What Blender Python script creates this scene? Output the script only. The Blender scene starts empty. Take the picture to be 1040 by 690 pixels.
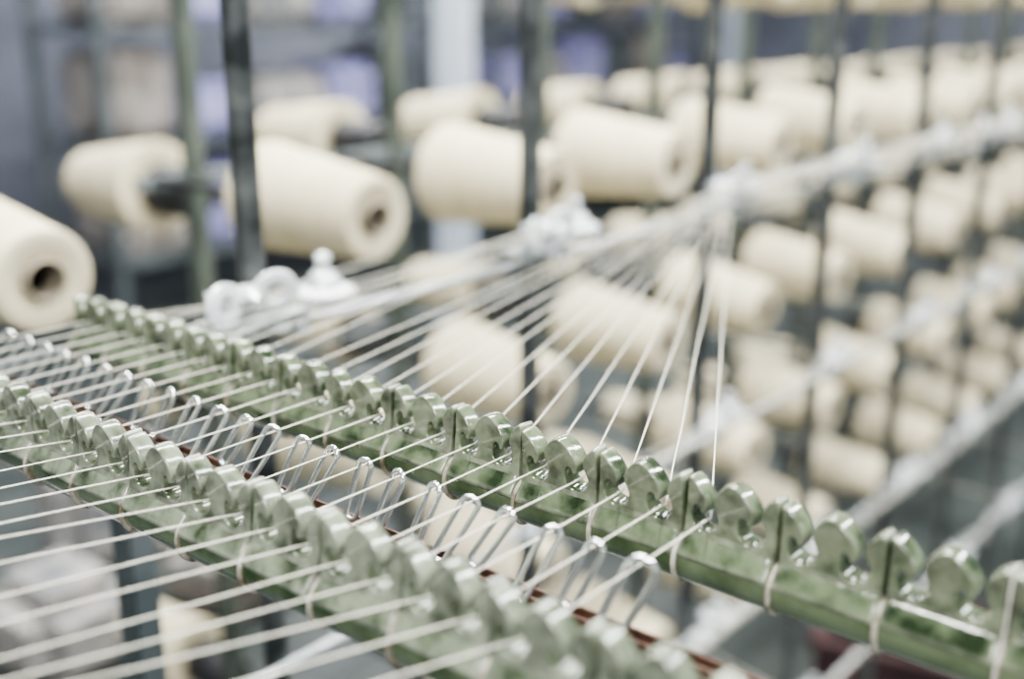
import bpy, bmesh, math, random
from mathutils import Vector, Matrix
random.seed(7)
CZ=1.5
def W(x,y,d): return Vector((x,y,CZ-d))
col=bpy.context.scene.collection
try: bpy.context.scene.view_settings.look='AgX - Medium High Contrast'
except Exception: pass

# ---------------- materials ----------------
def mat(name,c1,c2=None,rough=.5,metal=0,scale=20,bump=0,bscale=None,spec=.5,coat=0,stretch=None,detail=4,contrast=(.35,.65),wear=None):
    m=bpy.data.materials.new(name); m.use_nodes=True
    nt=m.node_tree; b=nt.nodes['Principled BSDF']
    c2=c2 or c1
    tc=nt.nodes.new('ShaderNodeTexCoord'); mp=nt.nodes.new('ShaderNodeMapping')
    oi=nt.nodes.new('ShaderNodeObjectInfo'); mu=nt.nodes.new('ShaderNodeMath'); mu.operation='MULTIPLY'; mu.inputs[1].default_value=7.3
    nt.links.new(oi.outputs['Random'],mu.inputs[0]); nt.links.new(mu.outputs[0],mp.inputs['Location'])
    nt.links.new(tc.outputs['Object'],mp.inputs[0])
    if stretch: mp.inputs['Scale'].default_value=stretch
    n=nt.nodes.new('ShaderNodeTexNoise'); n.inputs['Scale'].default_value=scale; n.inputs['Detail'].default_value=detail
    nt.links.new(mp.outputs[0],n.inputs['Vector'])
    r=nt.nodes.new('ShaderNodeValToRGB')
    r.color_ramp.elements[0].position=contrast[0]; r.color_ramp.elements[1].position=contrast[1]
    r.color_ramp.elements[0].color=(*c1,1); r.color_ramp.elements[1].color=(*c2,1)
    nt.links.new(n.outputs['Fac'],r.inputs[0])
    out=r.outputs[0]
    if wear:
        g=nt.nodes.new('ShaderNodeNewGeometry'); mr=nt.nodes.new('ShaderNodeMapRange')
        mr.inputs[1].default_value=.51; mr.inputs[2].default_value=.60
        nt.links.new(g.outputs['Pointiness'],mr.inputs[0])
        n3=nt.nodes.new('ShaderNodeTexNoise'); n3.inputs['Scale'].default_value=140; nt.links.new(mp.outputs[0],n3.inputs['Vector'])
        mm=nt.nodes.new('ShaderNodeMath'); mm.operation='MULTIPLY'; nt.links.new(mr.outputs[0],mm.inputs[0]); nt.links.new(n3.outputs['Fac'],mm.inputs[1])
        mx=nt.nodes.new('ShaderNodeMix'); mx.data_type='RGBA'; mx.inputs['B'].default_value=(*wear,1)
        nt.links.new(mm.outputs[0],mx.inputs['Factor']); nt.links.new(out,mx.inputs['A']); out=mx.outputs['Result']
    nt.links.new(out,b.inputs['Base Color'])
    b.inputs['Roughness'].default_value=rough; b.inputs['Metallic'].default_value=metal
    b.inputs['Specular IOR Level'].default_value=spec
    b.inputs['Coat Weight'].default_value=coat; b.inputs['Coat Roughness'].default_value=.06
    if bump:
        n2=nt.nodes.new('ShaderNodeTexNoise'); n2.inputs['Scale'].default_value=bscale or scale*3
        nt.links.new(mp.outputs[0],n2.inputs['Vector'])
        bp=nt.nodes.new('ShaderNodeBump'); bp.inputs['Strength'].default_value=bump; bp.inputs['Distance'].default_value=.001
        nt.links.new(n2.outputs['Fac'],bp.inputs['Height']); nt.links.new(bp.outputs[0],b.inputs['Normal'])
    return m
M_guide=mat('sage_ceramic',(.014,.028,.009),(.135,.17,.10),rough=.14,scale=70,bump=.22,bscale=220,coat=.85,contrast=(.34,.6),wear=(.55,.56,.46))
M_guide2=mat('dusty_sage_ceramic',(.032,.045,.022),(.205,.24,.17),rough=.18,scale=70,bump=.22,bscale=220,coat=.8,contrast=(.34,.6),wear=(.6,.61,.53))
M_rail=mat('green_enamel',(.035,.065,.022),(.155,.195,.12),rough=.1,scale=32,bump=.1,bscale=120,coat=1,contrast=(.33,.6))
M_collar=mat('worn_collar',(.16,.12,.08),(.60,.57,.49),rough=.5,scale=120,bump=.3)
M_brown=mat('rusty_strip',(.035,.018,.013),(.12,.06,.04),rough=.55,scale=60,bump=.3)
M_dark=mat('dark_steel',(.030,.035,.037),(.18,.19,.19),rough=.4,metal=.4,scale=30,bump=.4,contrast=(.35,.75))
M_chrome=mat('bright_wire',(.92,.93,.95),(1,1,1),rough=.13,metal=.9,scale=80)
M_alu=mat('pale_metal',(.50,.54,.55),(.84,.87,.88),rough=.2,metal=.25,scale=50,coat=.5)
M_porc=mat('white_porcelain',(.78,.84,.87),(.96,.99,1),rough=.1,scale=40,coat=.9)
M_yarn=mat('cotton_yarn',(.76,.73,.62),(.94,.91,.81),rough=.95,scale=700,bump=.8,bscale=1500,spec=.1)
M_cone=mat('wound_cotton',(.68,.60,.415),(.82,.745,.555),rough=.95,scale=10,bump=.4,bscale=160,spec=.1,stretch=(5,1,1),contrast=(.3,.7))
M_tube=mat('paper_tube',(.20,.17,.13),(.32,.28,.22),rough=.85,scale=60)
M_black=mat('black_plastic',(.010,.011,.012),(.035,.035,.038),rough=.5,scale=40)
M_green=mat('green_paint',(.04,.05,.042),(.12,.14,.118),rough=.45,scale=10,bump=.1,coat=.2,contrast=(.3,.7))
M_grey=mat('grey_paint',(.07,.085,.09),(.17,.19,.195),rough=.5,scale=8)
M_tie=mat('white_cord',(.55,.53,.46),(.78,.76,.70),rough=.9,scale=400,bump=.6)
M_wall=mat('painted_plaster',(.30,.32,.39),(.62,.64,.74),rough=.85,scale=.9,bump=.1,bscale=20)
M_floor=mat('worn_concrete',(.028,.036,.034),(.11,.125,.12),rough=.5,scale=1.5,bump=.2,bscale=30)
M_col=mat('pale_column_paint',(.55,.62,.72),(.70,.76,.84),rough=.7,scale=3)
M_lilac=mat('lilac_cloth',(.20,.19,.42),(.54,.53,.80),rough=.9,scale=5,bump=.5,bscale=15,stretch=(1,1,5))
M_tan=mat('tan_board',(.20,.17,.15),(.45,.42,.39),rough=.9,scale=6)
M_cloth=mat('grey_cream_cloth',(.16,.17,.19),(.55,.52,.48),rough=.9,scale=9,bump=.5,bscale=15)
M_red=mat('maroon_plastic',(.035,.016,.018),(.075,.04,.043),rough=.6,scale=8)
M_glass=bpy.data.materials.new('daylit_pane'); M_glass.use_nodes=True
_nt=M_glass.node_tree; _b=_nt.nodes['Principled BSDF']; _n=_nt.nodes.new('ShaderNodeTexNoise'); _n.inputs['Scale'].default_value=2
_r=_nt.nodes.new('ShaderNodeValToRGB'); _r.color_ramp.elements[0].color=(.55,.63,.78,1); _r.color_ramp.elements[1].color=(.85,.9,1,1)
_nt.links.new(_n.outputs['Fac'],_r.inputs[0]); _nt.links.new(_r.outputs[0],_b.inputs['Emission Color']); _b.inputs['Emission Strength'].default_value=.9

# ---------------- helpers ----------------
def O(name,mesh,m=None,loc=(0,0,0),rot=(0,0,0),parent=None,label=None,cat=None,group=None,kind=None):
    o=bpy.data.objects.new(name,mesh); col.objects.link(o)
    o.location=loc; o.rotation_euler=rot
    if m and mesh and len(mesh.materials)==0: mesh.materials.append(m)
    if parent: o.parent=parent
    if label: o['label']=label
    if cat: o['category']=cat
    if group: o['group']=group
    if kind: o['kind']=kind
    return o
def finish(bm,name,smooth=True):
    bmesh.ops.recalc_face_normals(bm,faces=bm.faces)
    me=bpy.data.meshes.new(name); bm.to_mesh(me); bm.free()
    if smooth:
        for p in me.polygons: p.use_smooth=True
    return me
def lathe(name,prof,axis='X',seg=40,closed=False):
    bm=bmesh.new(); rings=[]
    for (a,r) in prof:
        ring=[]
        for i in range(seg):
            t=2*math.pi*i/seg; c,s=r*math.cos(t),r*math.sin(t)
            ring.append(bm.verts.new((a,c,s) if axis=='X' else ((c,s,a) if axis=='Z' else (s,a,c))))
        rings.append(ring)
    n=len(rings)
    for k in range(n if closed else n-1):
        A,B=rings[k],rings[(k+1)%n]
        for i in range(seg):
            bm.faces.new((A[i],A[(i+1)%seg],B[(i+1)%seg],B[i]))
    if not closed:
        bm.faces.new(rings[0]); bm.faces.new(rings[-1])
    me=finish(bm,name); me.set_sharp_from_angle(angle=math.radians(40)); return me
def box_into(bm,sx,sy,sz,c=(0,0,0),rot=None):
    mt=Matrix.Translation(c)@(rot.to_4x4() if rot else Matrix())@Matrix.Diagonal((sx,sy,sz,1))
    return bmesh.ops.create_cube(bm,size=1,matrix=mt)['verts']
def box(name,sx,sy,sz,bev=.002):
    bm=bmesh.new(); box_into(bm,sx,sy,sz)
    if bev: bmesh.ops.bevel(bm,geom=bm.edges[:],offset=bev,segments=2,affect='EDGES')
    me=finish(bm,name); me.set_sharp_from_angle(angle=math.radians(35)); return me
def tube_into(bm,pts,r,seg=6,closed=False,caps=True):
    pts=[Vector(p) for p in pts]; n=len(pts); rings=[]
    prevu=None
    for i,p in enumerate(pts):
        if closed: t=pts[(i+1)%n]-pts[i-1]
        else: t=pts[min(i+1,n-1)]-pts[max(i-1,0)]
        t.normalize()
        if prevu is None:
            u=t.orthogonal().normalized()
        else:
            u=(prevu-t*prevu.dot(t)).normalized()
        prevu=u; v=t.cross(u)
        rings.append([bm.verts.new(p+r*(u*math.cos(2*math.pi*k/seg)+v*math.sin(2*math.pi*k/seg))) for k in range(seg)])
    for k in range(n if closed else n-1):
        A,B=rings[k],rings[(k+1)%n]
        for i in range(seg): bm.faces.new((A[i],A[(i+1)%seg],B[(i+1)%seg],B[i]))
    if not closed and caps:
        bm.faces.new(rings[0]); bm.faces.new(rings[-1])
def tube(name,pts,r,seg=8,closed=False):
    bm=bmesh.new(); tube_into(bm,pts,r,seg,closed); return finish(bm,name)
def catmull(P,sub=4):
    out=[]; n=len(P)
    for i in range(n-1):
        p0=Vector(P[max(i-1,0)]);p1=Vector(P[i]);p2=Vector(P[i+1]);p3=Vector(P[min(i+2,n-1)])
        for k in range(sub):
            t=k/sub
            out.append(.5*((2*p1)+(-p0+p2)*t+(2*p0-5*p1+4*p2-p3)*t*t+(-p0+3*p1-3*p2+p3)*t**3))
    out.append(Vector(P[-1])); return out

# ---------------- rails with thread guides ----------------
YA,YB,YC=.396,.270,.339
HT=.191
UW=.045
GH=.0285
# one breaking-wave hook (mm), from the eye on one side over the crown to the eye on the other side
hook=[(-11.25,5.6),(-8.7,6.2),(-6.8,8.3),(-6.2,11.4),(-7.4,14.2),(-8.8,17.2),(-8.7,20.7),(-7.0,24.2),(-4.0,27.2),(-.6,28.5),(3.0,27.4),(6.4,24.8),(9.2,21.6),(10.9,18.0),(10.8,14.4),(9.2,12.2),(7.5,12.9),(6.7,14.9),(5.3,15.0),(4.3,12.8),(4.5,9.8),(5.9,7.1),(8.4,5.8)]
seq=[]
for c0 in (-22.5,0,22.5):
    seq+=[(x+c0,z) for x,z in hook]
seq=catmull([(a,b,0) for a,b in seq],3)
core=[(p.x/1000,p.y/1000) for p in seq if -21.7<p.x<21.7]
top=[(-.0221,.0245),(-.0219,.0270)]+core+[(.0219,.0270),(.0221,.0245)]
outl_g=top+[(.0221,.015),(.0221,.005),(.0221,-.004),(-.0221,-.004),(-.0221,.005),(-.0221,.015)]
def guide_mesh(name,th=.0098,b=.0036,ins0=.0010):
    outl=outl_g
    n=len(outl)
    N=[]
    for i in range(n):
        p=Vector(outl[i-1]); qq=Vector(outl[(i+1)%n]); t=(qq-p)
        t=t.normalized() if t.length>1e-9 else Vector((1,0))
        N.append(Vector((t.y,-t.x)))
    bm=bmesh.new(); rings=[]; levels=[]
    for k in range(6):
        a=math.radians(90*k/5)
        levels.append((-th/2+b*(1-math.cos(a)), ins0*(1-math.sin(a))))
    levels=levels+[(-y,ins) for y,ins in reversed(levels)]
    for y,ins in levels:
        rings.append([bm.verts.new((outl[i][0]+N[i].x*ins,y*(1+.35*max(0,1-outl[i][1]/.012)),outl[i][1]+N[i].y*ins)) for i in range(n)])
    for A,B in zip(rings,rings[1:]):
        for i in range(n): bm.faces.new((A[i],A[(i+1)%n],B[(i+1)%n],B[i]))
    f0=bm.faces.new(rings[0]); f1=bm.faces.new(rings[-1])
    bmesh.ops.recalc_face_normals(bm,faces=bm.faces)
    tr=bmesh.ops.triangulate(bm,faces=[f0,f1],ngon_method='BEAUTY')
    bm.faces.index_update()
    flat=set(f.index for f in tr['faces'])
    me=bpy.data.meshes.new(name); bm.to_mesh(me); bm.free()
    for p in me.polygons: p.use_smooth = p.index not in flat
    return me
ME_plate=guide_mesh('guide_plate')
TR=.0112
SR=.0128
TUBE_D=HT+GH+TR-.0008
def saddle_mesh():
    bm=bmesh.new(); seg=24; rows=[]
    xs=[-.0219,-.0216,-.0209,-.019,-.015,-.011,-.007,-.003,0,.003,.007,.011,.015,.019,.0209,.0216,.0219]
    for x in xs:
        e=min(1,(.0219-abs(x))/.0011)
        ee=math.sqrt(max(0,1-(1-e)**2))
        row=[]
        for k in range(seg+1):
            t=math.radians(14+ 152*k/seg)
            rr=TR+.0002+(SR-TR)*ee
            if k in (0,seg): rr=TR-.0004
            s=max(0,math.sin(t)-.6)**1.5
            row.append(bm.verts.new((x,rr*math.cos(t),rr*math.sin(t)+s*.010*ee)))
        rows.append(row)
    for A,B in zip(rows,rows[1:]):
        for k in range(seg): bm.faces.new((A[k],A[k+1],B[k+1],B[k]))
    me=finish(bm,'saddle'); return me
ME_saddle=saddle_mesh()
ME_collar=lathe('collar',[(-.0010,TR-.0003),(-.0010,TR+.0012),(-.0004,TR+.0017),(.0004,TR+.0017),(.0010,TR+.0012),(.0010,TR-.0003)],'X',36,closed=True); ME_collar.materials.append(M_collar)
def rail(Y,x0,x1,lab,b0,mg,grp,tiefn):
    L=x1-x0
    me=lathe('rail_tube',[(-L/2,TR*.9),(-L/2+.002,TR),(L/2-.002,TR),(L/2,TR*.9)],'X',48)
    me.materials.append(M_rail)
    xc=(x0+x1)/2
    r=O('guide_rail',me,None,W(xc,Y,TUBE_D),label=lab,cat='rail')
    k0=math.ceil((x0-b0)/UW); eyes=[]
    x=b0+k0*UW
    mp=ME_plate.copy(); mp.materials.clear(); mp.materials.append(mg)
    ms=ME_saddle.copy(); ms.materials.clear(); ms.materials.append(mg)
    while x+UW<x1:
        cx=x+UW/2
        g=O('thread_guide',mp,None,W(cx,Y,HT+GH),(random.uniform(-.07,.07),random.uniform(-.025,.025),random.uniform(-.06,.06)),
            label='glossy sage green ceramic thread guide with two hooked eyes',cat='thread guide',group=grp)
        O('saddle',ms,None,(0,0,-TR+.0008),parent=g)
        O('collar',ME_collar,None,(x-xc,0,0),parent=r)
        eyes+= [cx-.0119,cx+.0106]
        if tiefn(x):
            R=TR+.0022
            pts=[(0,R*math.cos(t),R*math.sin(t)) for t in [math.radians(a) for a in range(155,386,12)]]
            pts+= [(0,.0090,.0110),(0,.0074,.0150),(0,.0064,.0240),(0,.0055,.0345),(0,.0028,.0388),(0,0,.0396),(0,-.0028,.0388),(0,-.0055,.0345),(0,-.0064,.0240),(0,-.0074,.0150),(0,-.0090,.0110)]
            O('tie_cord',tube('tie',pts,.0005,6,True),M_tie,W(x,Y,TUBE_D),label='thin white cord tied round the green guide rail',cat='cord')
        x+=UW
    return eyes
eyesA=rail(YA,-.729,.12,'glossy green tubular rail carrying a row of thread guides',-.367,M_guide,'thread guides on the rail nearer the yarn cones',lambda x:-.11<x<-.08)
eyesB=rail(YB,-.74,.06,'pale dusty green tubular rail carrying a row of thread guides',-.367,M_guide2,'thread guides on the rail nearer the weaver',lambda x:False)
HE=HT+GH-.0130

# drop-wire bar
L=.86
bm=bmesh.new()
box_into(bm,L,.0012,.010,(0,-.0036,0)); box_into(bm,L,.0012,.010,(0,.0036,0)); box_into(bm,L,.0084,.002,(0,0,-.006))
me=finish(bm,'channel',False)
dr=O('drop_wire_bar',me,M_brown,W(-.31,YC-.004,.2415),label='rusty brown slotted metal channel under the wire clips',cat='metal channel')
bm=bmesh.new(); box_into(bm,L,.014,.010,(0,0,-.012)) 
O('support_strip',finish(bm,'s',False),M_green,(0,0,0),parent=dr)

# end frames
for X,dd in ((-.748,.250),(.13,.262)):
    me=box('end_plate',.012,.26,.030,.002)
    ef=O('end_frame',me,M_grey,W(X,.32,dd),label='dark grey steel end plate joining the guide rails',cat='machine frame')
    for yy in (.21,.43):
        O('leg',box('leg',.025,.025,CZ-dd-.015,.003),M_grey,(0,yy-.32,-(CZ-dd-.015)/2-.015),parent=ef)

# ---------------- creel ----------------
BX=-.715
postsY=[.535+.3455*i for i in range(11)]
barD=[.213,.513,.812,1.11]
coneX,coneBX=-1.10,-1.80
rowsF=[-.064,.240,.557,.86,1.15]
rowsB=[-.075,.250,.64,.92,1.2]
colsF=[.512,.935]+[.585+.3455*i for i in range(2,11)]
colsB=[1.09+.415*i for i in range(13)]
PM=lathe('post',[(-.02,.0108)]+[(z,.0108) for z in (0,.5,1,1.5,2)]+[(2.6,.0108)],'Z',16)
PM.materials.append(M_dark)
for y in postsY:
    O('steel_post',PM,None,(BX,y,.02),label='slim dark mottled steel upright of the yarn creel',cat='post',group='creel uprights')
def bar_mesh(L,r): return lathe('bar',[(0,r),(L,r)],'Y',12)
BM_=bar_mesh(3.75,.0035); BM_.materials.append(M_alu)
for d in barD:
    O('guide_bar',BM_,None,W(BX+.0135,.44,d+.03),label='thin pale metal bar running along the creel uprights',cat='bar',group='guide bars')
GP=box('gpost',.030,.026,2.7,.004); GP.materials.append(M_green)
for y in [.50]+[1.0+.415*i for i in range(12)]:
    gp=O('green_post',GP,None,(-1.46,y,1.35),label='green painted square steel creel post',cat='post',group='green creel posts')
    if y==.50: O('support_arm',box('arm',.02,.07,.02),M_green,(0,.035,CZ-.252-1.35),parent=gp)
SB=bar_mesh(5.65,.006); SB.materials.append(M_grey)
spF=lathe('spindle',[(0,.006),(.20,.006),(.201,.026),(.235,.028),(.25,.022),(.256,.0105),(.36,.009),(.385,.004)],'X',16); spF.materials.append(M_black)
spB=lathe('spindleb',[(0,.006),(-.12,.008),(-.121,.034),(-.140,.042),(-.225,.044),(-.24,.030),(-.25,.0105),(-.40,.009),(-.44,.004)],'X',24); spB.materials.append(M_black)
r0,r1,CL=.073,.053,.205
def cone_prof():
    p=[(-CL/2+.010,.0225),(-CL/2+.006,.030),(-CL/2+.001,.055),(-CL/2,.069),(-CL/2+.0012,.0723),(-CL/2+.004,r0)]
    for k in range(1,8):
        t=k/8; p.append((-CL/2+.004+(CL-.008)*t, r0+(r1-r0)*t))
    p+=[(CL/2-.004,r1),(CL/2-.001,r1-.0012),(CL/2,r1-.004),(CL/2-.001,.036),(CL/2-.005,.026),(CL/2-.007,.0215)]
    return p
CM=lathe('wound_yarn',cone_prof(),'X',48,closed=True); CM.materials.append(M_cone)
TM=lathe('paper_tube',[(-CL/2-.008,.024),(CL/2+.002,.0215),(CL/2+.004,.0198),(CL/2+.002,.0175),(-CL/2-.008,.020)],'X',24,closed=True); TM.materials.append(M_tube)
def cone(x,y,d,flip,grp,s0=1,exact=False):
    rz=(math.pi if flip else 0)+random.uniform(-.06,.06); ry=random.uniform(-.03,.05)
    if not flip: ry+=.04
    lab='cream cotton yarn cone on its spindle, wide base showing' if flip else 'cream cotton yarn cone on its spindle, narrow end outward'
    jy=random.uniform(-.010,.010); jz=random.uniform(-.006,.006); s=random.uniform(.95,1.03)
    if exact: jy=jz=0; s=1; rz=0; ry=.04
    R=Matrix.Rotation(rz,4,'Z')@Matrix.Rotation(ry,4,'Y')@Matrix.Rotation(random.uniform(0,6),4,'X')
    c=O('yarn_cone',CM,None,W(x,y+jy,d+jz),R.to_euler(),label=lab,cat='yarn cone',group=grp)
    s*=s0; c.scale=(1,s,s)
    O('paper_tube',TM,None,(0,0,0),parent=c)
    return c
for ri,d in enumerate(rowsF):
    sb=O('spindle_rail',SB,None,W(-1.46,.90,d),label='slim grey steel rail with spindles for yarn cones',cat='rail',group='spindle rails')
    for j,y in enumerate(colsF):
        if ri==0 and j<4: continue
        if ri in (2,3,4) and j==0: continue
        if ri in (3,4) and j==1: continue
        ex=(ri==1 and j<2)
        cone(coneX,y,d,False,'yarn cones facing the guide rails',(.93,.97)[j] if ex else 1.03,ex)
        O('spindle',spF,None,(0.0,y-.90,0),parent=sb)
    if ri==3: continue
    sb2=O('spindle_rail',SB,None,W(-1.46,.90,rowsB[ri]),label='slim grey steel rail with spindles for yarn cones',cat='rail',group='spindle rails')
    for j,y in enumerate(colsB):
        if ri==0 and j<3: continue
        if ri==4 and j>6: continue
        dd=.045 if (ri==1 and j==0) else 0
        O('spindle',spB,None,(0,y-.90,-dd),parent=sb2)
        cone(coneBX,y,rowsB[ri]+dd,True,'yarn cones facing away from the guide rails',1.08 if dd else 1)

# ---------------- tensioners ----------------
bm=bmesh.new()
box_into(bm,.026,.125,.003,(.012,.034,0)); box_into(bm,.003,.05,.034,(.026,-.008,.012)); box_into(bm,.034,.014,.014,(.004,.035,-.008)); box_into(bm,.012,.012,.022,(.012,.055,-.010))
bmesh.ops.bevel(bm,geom=bm.edges[:],offset=.001,segments=1,affect='EDGES')
T_br=finish(bm,'bracket'); T_br.set_sharp_from_angle(angle=.6); T_br.materials.append(M_alu)
T_disc=lathe('disc',[(0,.004),(0,.018),(.003,.0245),(.005,.0255),(.0062,.0245),(.0045,.017),(.005,.004)],'Z',32); T_disc.materials.append(M_porc)
T_cap=lathe('cap',[(0,.0135),(.002,.0145),(.006,.013),(.011,.009),(.013,.006),(.018,.0055),(.021,.0075),(.0245,.006),(.0265,.001)],'Z',24); T_cap.materials.append(M_alu)
T_eye=lathe('eye',[(-.003,.008),(-.004,.012),(-.002,.0175),(.002,.0175),(.004,.012),(.003,.008),(0,.0068)],'X',24,closed=True); T_eye.materials.append(M_porc)
T_screw=lathe('screw',[(-.012,.003),(-.012,.0075),(-.009,.009),(.004,.009),(.006,.0075),(.014,.003)],'X',12); T_screw.materials.append(M_alu)
bm=bmesh.new(); box_into(bm,.034,.014,.010,(.004,0,-.020)); box_into(bm,.004,.014,.05,(.020,0,.002))
E_br=finish(bm,'ebr',False); E_br.materials.append(M_alu)
def tens(y,d):
    e=O('yarn_tensioner',T_br,None,W(BX+.016,y-.035,d+.012),(0,0,random.uniform(-.12,.12)),label='white porcelain disc yarn tensioner on a pale metal bracket',cat='yarn tensioner',group='yarn tensioners along the creel')
    O('tension_disc',T_disc,None,(.012,.078,.003),parent=e)
    O('tension_disc',T_disc,None,(.012,.078,.0145),(math.pi,0,0),parent=e)
    O('domed_cap',T_cap,None,(.012,.078,.0145),parent=e)
    O('porcelain_eyelet',T_eye,None,(.034,-.022,.018),(random.uniform(-.3,.3),0,.3),parent=e)
    O('porcelain_eyelet',T_eye,None,(.032,.022,.022),(0,.3,-.3),parent=e)
    O('thumb_screw',T_screw,None,(.030,.000,.020),parent=e)
for di,d in enumerate(barD):
    for i,y in enumerate(postsY):
        if di>0 and i==0: continue
        tens(y,d)
        if i>3 and i<10:
            e=O('eyelet_stand',E_br,None,W(BX+.016,y+.19,d+.010),label='small white porcelain eyelet on a metal stand',cat='yarn eyelet',group='eyelet stands along the creel')
            O('porcelain_eyelet',T_eye,None,(.024,0,.024),(0,0,.5),parent=e)

# ---------------- yarns ----------------
def yarn(pts,r=.001,fuzz=None,grp=None,lab=None):
    bm=bmesh.new()
    P=[]
    for a,b in zip(pts,pts[1:]):
        a=Vector(a);b=Vector(b); n=max(1,int((b-a).length/.05))
        for k in range(n): P.append(a.lerp(b,k/n)+Vector((random.uniform(-1,1),random.uniform(-1,1),random.uniform(-1,1)))*(.0003 if k else 0))
    P.append(Vector(pts[-1]))
    tube_into(bm,P,r,6)
    if fuzz:
        for a,b,nn in fuzz:
          for _ in range(nn):
            p=Vector(a).lerp(Vector(b),random.random()); v=Vector([random.gauss(0,1) for _ in range(3)]).normalized()*random.uniform(.001,.0035)
            w=Vector([random.gauss(0,1) for _ in range(3)]).normalized()*.00005
            q_=p+v*.6; z=p+v+Vector([random.gauss(0,.0008) for _ in range(3)])
            v0,v1,v2,v3,v4=[bm.verts.new(t) for t in (p-w,p+w,q_+w,q_-w,z)]
            bm.faces.new((v0,v1,v2,v3)); bm.faces.new((v3,v2,v4))
    me=finish(bm,'yarn')
    O('yarn',me,M_yarn,(0,0,0),label=lab or 'off-white cotton yarn strand stretched through guides',cat='yarn',group=grp)
fan=sorted(x for x in eyesA if x<-.21)
n=len(fan)
clips=[]
GX=BX+.052
for i,x in enumerate(fan):
    frac=i/(n-1)
    pj = 2 if frac>.40 else (1 if frac>.10 else 0)
    j=min(10, 3+(i%4)+(3 if i%5==0 else 0))
    off=Vector((random.uniform(-.004,.004),random.uniform(-.006,.006),random.uniform(-.006,.006)))
    G=W(GX,postsY[pj]-.03,.203)+off
    coneT=W(coneX+CL/2+.01,colsF[j]+.02,rowsF[1]-.03)
    eA=W(x,YA,HE+.003); eC=W(x+random.uniform(-.001,.001),YC,HE+.003)
    bx=min(eyesB,key=lambda q:abs(q-x)); eB=W(bx,YB,HE+.003)
    end=eB+Vector((-.30-.05*math.sin(i),-.86,.0+.012*math.sin(i*2.3)))*.62
    if pj==2:
        path=[coneT,W(GX,postsY[j]-.03,.203)+off*1.1]
        for q_ in range(j-1,pj,-1):
            path.append(W(GX,postsY[q_]-.03,.203)+off+Vector((0,0,random.uniform(-.002,.002))))
    else:
        path=[W(coneX+CL/2-.01,colsF[pj+1]+.03,rowsF[1]+.055)]
    path+=[G,eA,eC,eB,end]
    yarn(path,.00040,[(G.lerp(eA,.3),eA,80),(eA,eC,16)],'yarns fanning through the thread guides')
    clips.append(eC)
for bi,d in enumerate(barD[1:],start=1):
    for k in range(5):
        j=3+(k*3)%8
        off=Vector((random.uniform(-.010,.010),0,random.uniform(-.010,.010)))
        path=[W(coneX+CL/2+.01,colsF[j]+.02,rowsF[bi+1]-.03)]
        for q_ in range(j,0,-1):
            path.append(W(GX,postsY[q_]-.03,d-.010)+off+Vector((random.uniform(-.003,.003),0,random.uniform(-.003,.003))))
        yarn(path,.0008,None,'yarns running along the creel bars')
for k in range(4):
    off=Vector((random.uniform(-.008,.008),0,random.uniform(-.008,.008)))
    path=[W(coneX+CL/2+.01,colsF[10]+.02,rowsF[0]+.03)]
    for q_ in range(10,1,-1): path.append(W(GX,postsY[q_]-.03,.203)+off)
    yarn(path,.0009,None,'yarns running along the creel bars')
yarn([(-.70,1.50,2.05),(-.695,1.51,1.75),(-.69,1.515,1.62),(-.685,1.53,1.56),(-.69,1.52,1.51)],.0016,None,None,'loose off-white yarn end hanging down from the creel')

# ---------------- wire clips ----------------
def clip_mesh(wt,wb,Lc,r=.0013):
    pts=[]
    for a in range(0,181,20): t=math.radians(a); pts.append((wt*math.cos(t),0,-wt+wt*math.sin(t)+.0012))
    pts+=[(-wt*.97,.0002,-.014),(-(wb+.0004),.0005,-.022)]
    for a in range(180,361,24): t=math.radians(a); pts.append((wb*math.cos(t),0,-Lc+wb+wb*math.sin(t)))
    pts+=[(wb+.0004,0,-.022),(wt*.97,0,-.014)]
    return tube('clip',pts,r,12,True)
CLS=[clip_mesh(.0038,.0030,.034),clip_mesh(.0035,.0030,.032),clip_mesh(.0058,.0050,.038,.0017)]
for c_ in CLS: c_.materials.append(M_chrome)
for i,c in enumerate(clips):
    left=max(0,1-i/8)
    last=i>=n-1
    O('drop_wire',CLS[2 if last else i%2],None,c+Vector((.004,0,.0030)),
      (-.05,.42,.35) if last else (random.uniform(-.30,.0),random.uniform(.28,.62)+.3*left,random.uniform(-.3,.7)),
      label='bright bent wire loop hanging on a yarn strand',cat='wire clip',group='wire clips between the guide rails')

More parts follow.
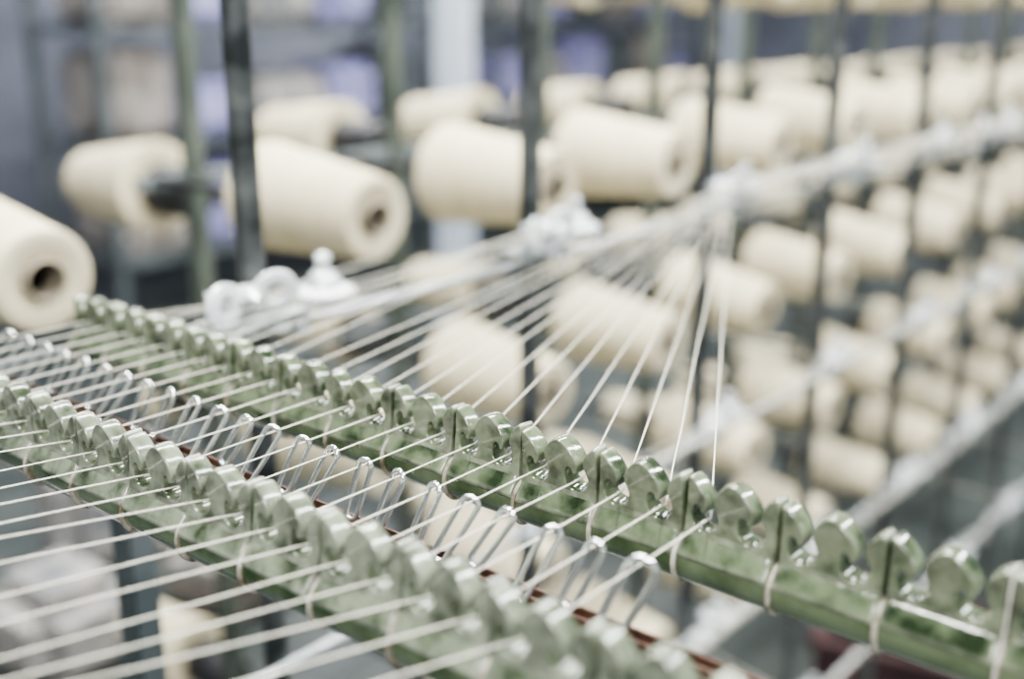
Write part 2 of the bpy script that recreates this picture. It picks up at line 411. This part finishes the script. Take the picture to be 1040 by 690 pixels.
# ---------------- surroundings ----------------
O('floor',box('floor',16,18,.1,0),M_floor,(-2,4,-.05),kind='structure',label='worn grey concrete floor')
O('wall_left',box('wl',.2,18,4,0),M_wall,(-7.1,4,2),kind='structure',label='blue grey painted factory wall')
O('wall_back',box('wb',16,.2,4,0),M_wall,(-2,13,2),kind='structure',label='blue grey painted factory wall')
for i,y in enumerate((1.2,4.6,8.2)):
    O('window_%d'%(i+1),box('win',.05,1.5,1.2,.01),M_glass,(-6.98,y,2.1),kind='structure',label='bright frosted factory window')
for x,y in ((-3.4,3.67),(-4.6,8.2)):
    O('pillar',box('pil',.13,.13,4,.01),M_col,(x,y,2.0),label='pale blue painted building pillar',cat='pillar',group='building pillars')
def shelf(x,y,L):
    s=O('storage_rack',None,None,(x,y,0),label='grey steel rack stacked with lilac cloth bundles',cat='rack')
    for dx in (-.3,.3):
        for dy in (-L/2,L/2): O('upright',box('up',.05,.05,1.9,.004),M_grey,(dx,dy,.95),parent=s)
    for z in (.3,.85,1.4): O('shelf',box('sh',.66,L,.04,.004),M_grey,(0,0,z),parent=s)
    q=0
    for z in (.32,.87,1.42):
        y0=-L/2+.08
        while y0<L/2-.25:
            w=random.uniform(.28,.5); h=random.uniform(.25,.45)
            w=min(w,L/2-.05-y0)
            m=(M_tan,M_lilac,M_cloth,M_lilac,M_grey)[q%5]; q+=1
            me=box('bundle',.5,w,h,.05)
            O('cloth_bundle',me,m,(x,y+y0+w/2,z+h/2),label='folded bundle of cloth on a steel rack',cat='cloth bundle',group='cloth bundles on the racks')
            y0+=w+.03
shelf(-5.2,1.0,2.4); shelf(-5.2,4.0,2.2); shelf(-5.4,7.2,2.6)
for (x,y,w,h,m) in ((-2.35,1.15,.28,.24,M_cloth),(-2.30,1.60,.30,.22,M_tan),(-2.75,.85,.30,.36,M_tan),(-2.15,.78,.25,.2,M_cloth),(-2.8,1.55,.35,.34,M_cloth),(-2.3,.42,.3,.25,M_tan)):
    O('cloth_bundle',box('bundle',.30,w,h,.06),m,(x,y,h/2),(0,0,random.uniform(-.4,.4)),label='soft folded cloth bundle lying on the floor',cat='cloth bundle',group='cloth bundles on the floor')
bm=bmesh.new()
box_into(bm,.4,.3,.02,(0,0,.01))
for s in (-1,1):
    box_into(bm,.4,.015,.2,(0,s*.1425,.11)); box_into(bm,.015,.27,.2,(s*.1925,0,.11)); box_into(bm,.43,.02,.02,(0,s*.155,.202)); box_into(bm,.02,.33,.02,(s*.205,0,.202))
O('plastic_crate',finish(bm,'crate',False),M_red,(-.72,2.25,0),(0,0,.2),label='maroon plastic crate standing on the floor under the creel',cat='crate')

# ---------------- lights ----------------
def area(loc,rot,sx,sy,p,c):
    l=bpy.data.lights.new('lamp','AREA'); l.shape='RECTANGLE'; l.size=sx; l.size_y=sy; l.energy=p; l.color=c
    o=bpy.data.objects.new('ceiling_light',l); col.objects.link(o); o.location=loc; o.rotation_euler=rot
area((-.8,.9,3.3),(0,0,0),.2,3,175,(1,1,.95))
area((-2.9,3,3.4),(0,0,0),.3,5,235,(.98,.99,1))
area((1.0,2.5,3.3),(0,math.radians(25),0),.2,5,205,(.98,1,1))
area((.9,-1.2,2.7),(math.radians(50),0,math.radians(35)),.7,.6,52,(1,1,.97))
w=bpy.data.worlds.new('World'); bpy.context.scene.world=w; w.use_nodes=True
w.node_tree.nodes['Background'].inputs[0].default_value=(.88,.95,1,1); w.node_tree.nodes['Background'].inputs[1].default_value=.34

# ---------------- camera ----------------
cam=bpy.data.cameras.new('Camera'); co=bpy.data.objects.new('Camera',cam); col.objects.link(co)
co.location=(0,0,CZ); co.rotation_euler=(math.radians(90-16.27),0,math.radians(40))
cam.lens=40; cam.sensor_width=36; cam.clip_start=.02
cam.dof.use_dof=True; cam.dof.focus_distance=.545; cam.dof.aperture_fstop=3.0
bpy.context.scene.camera=co
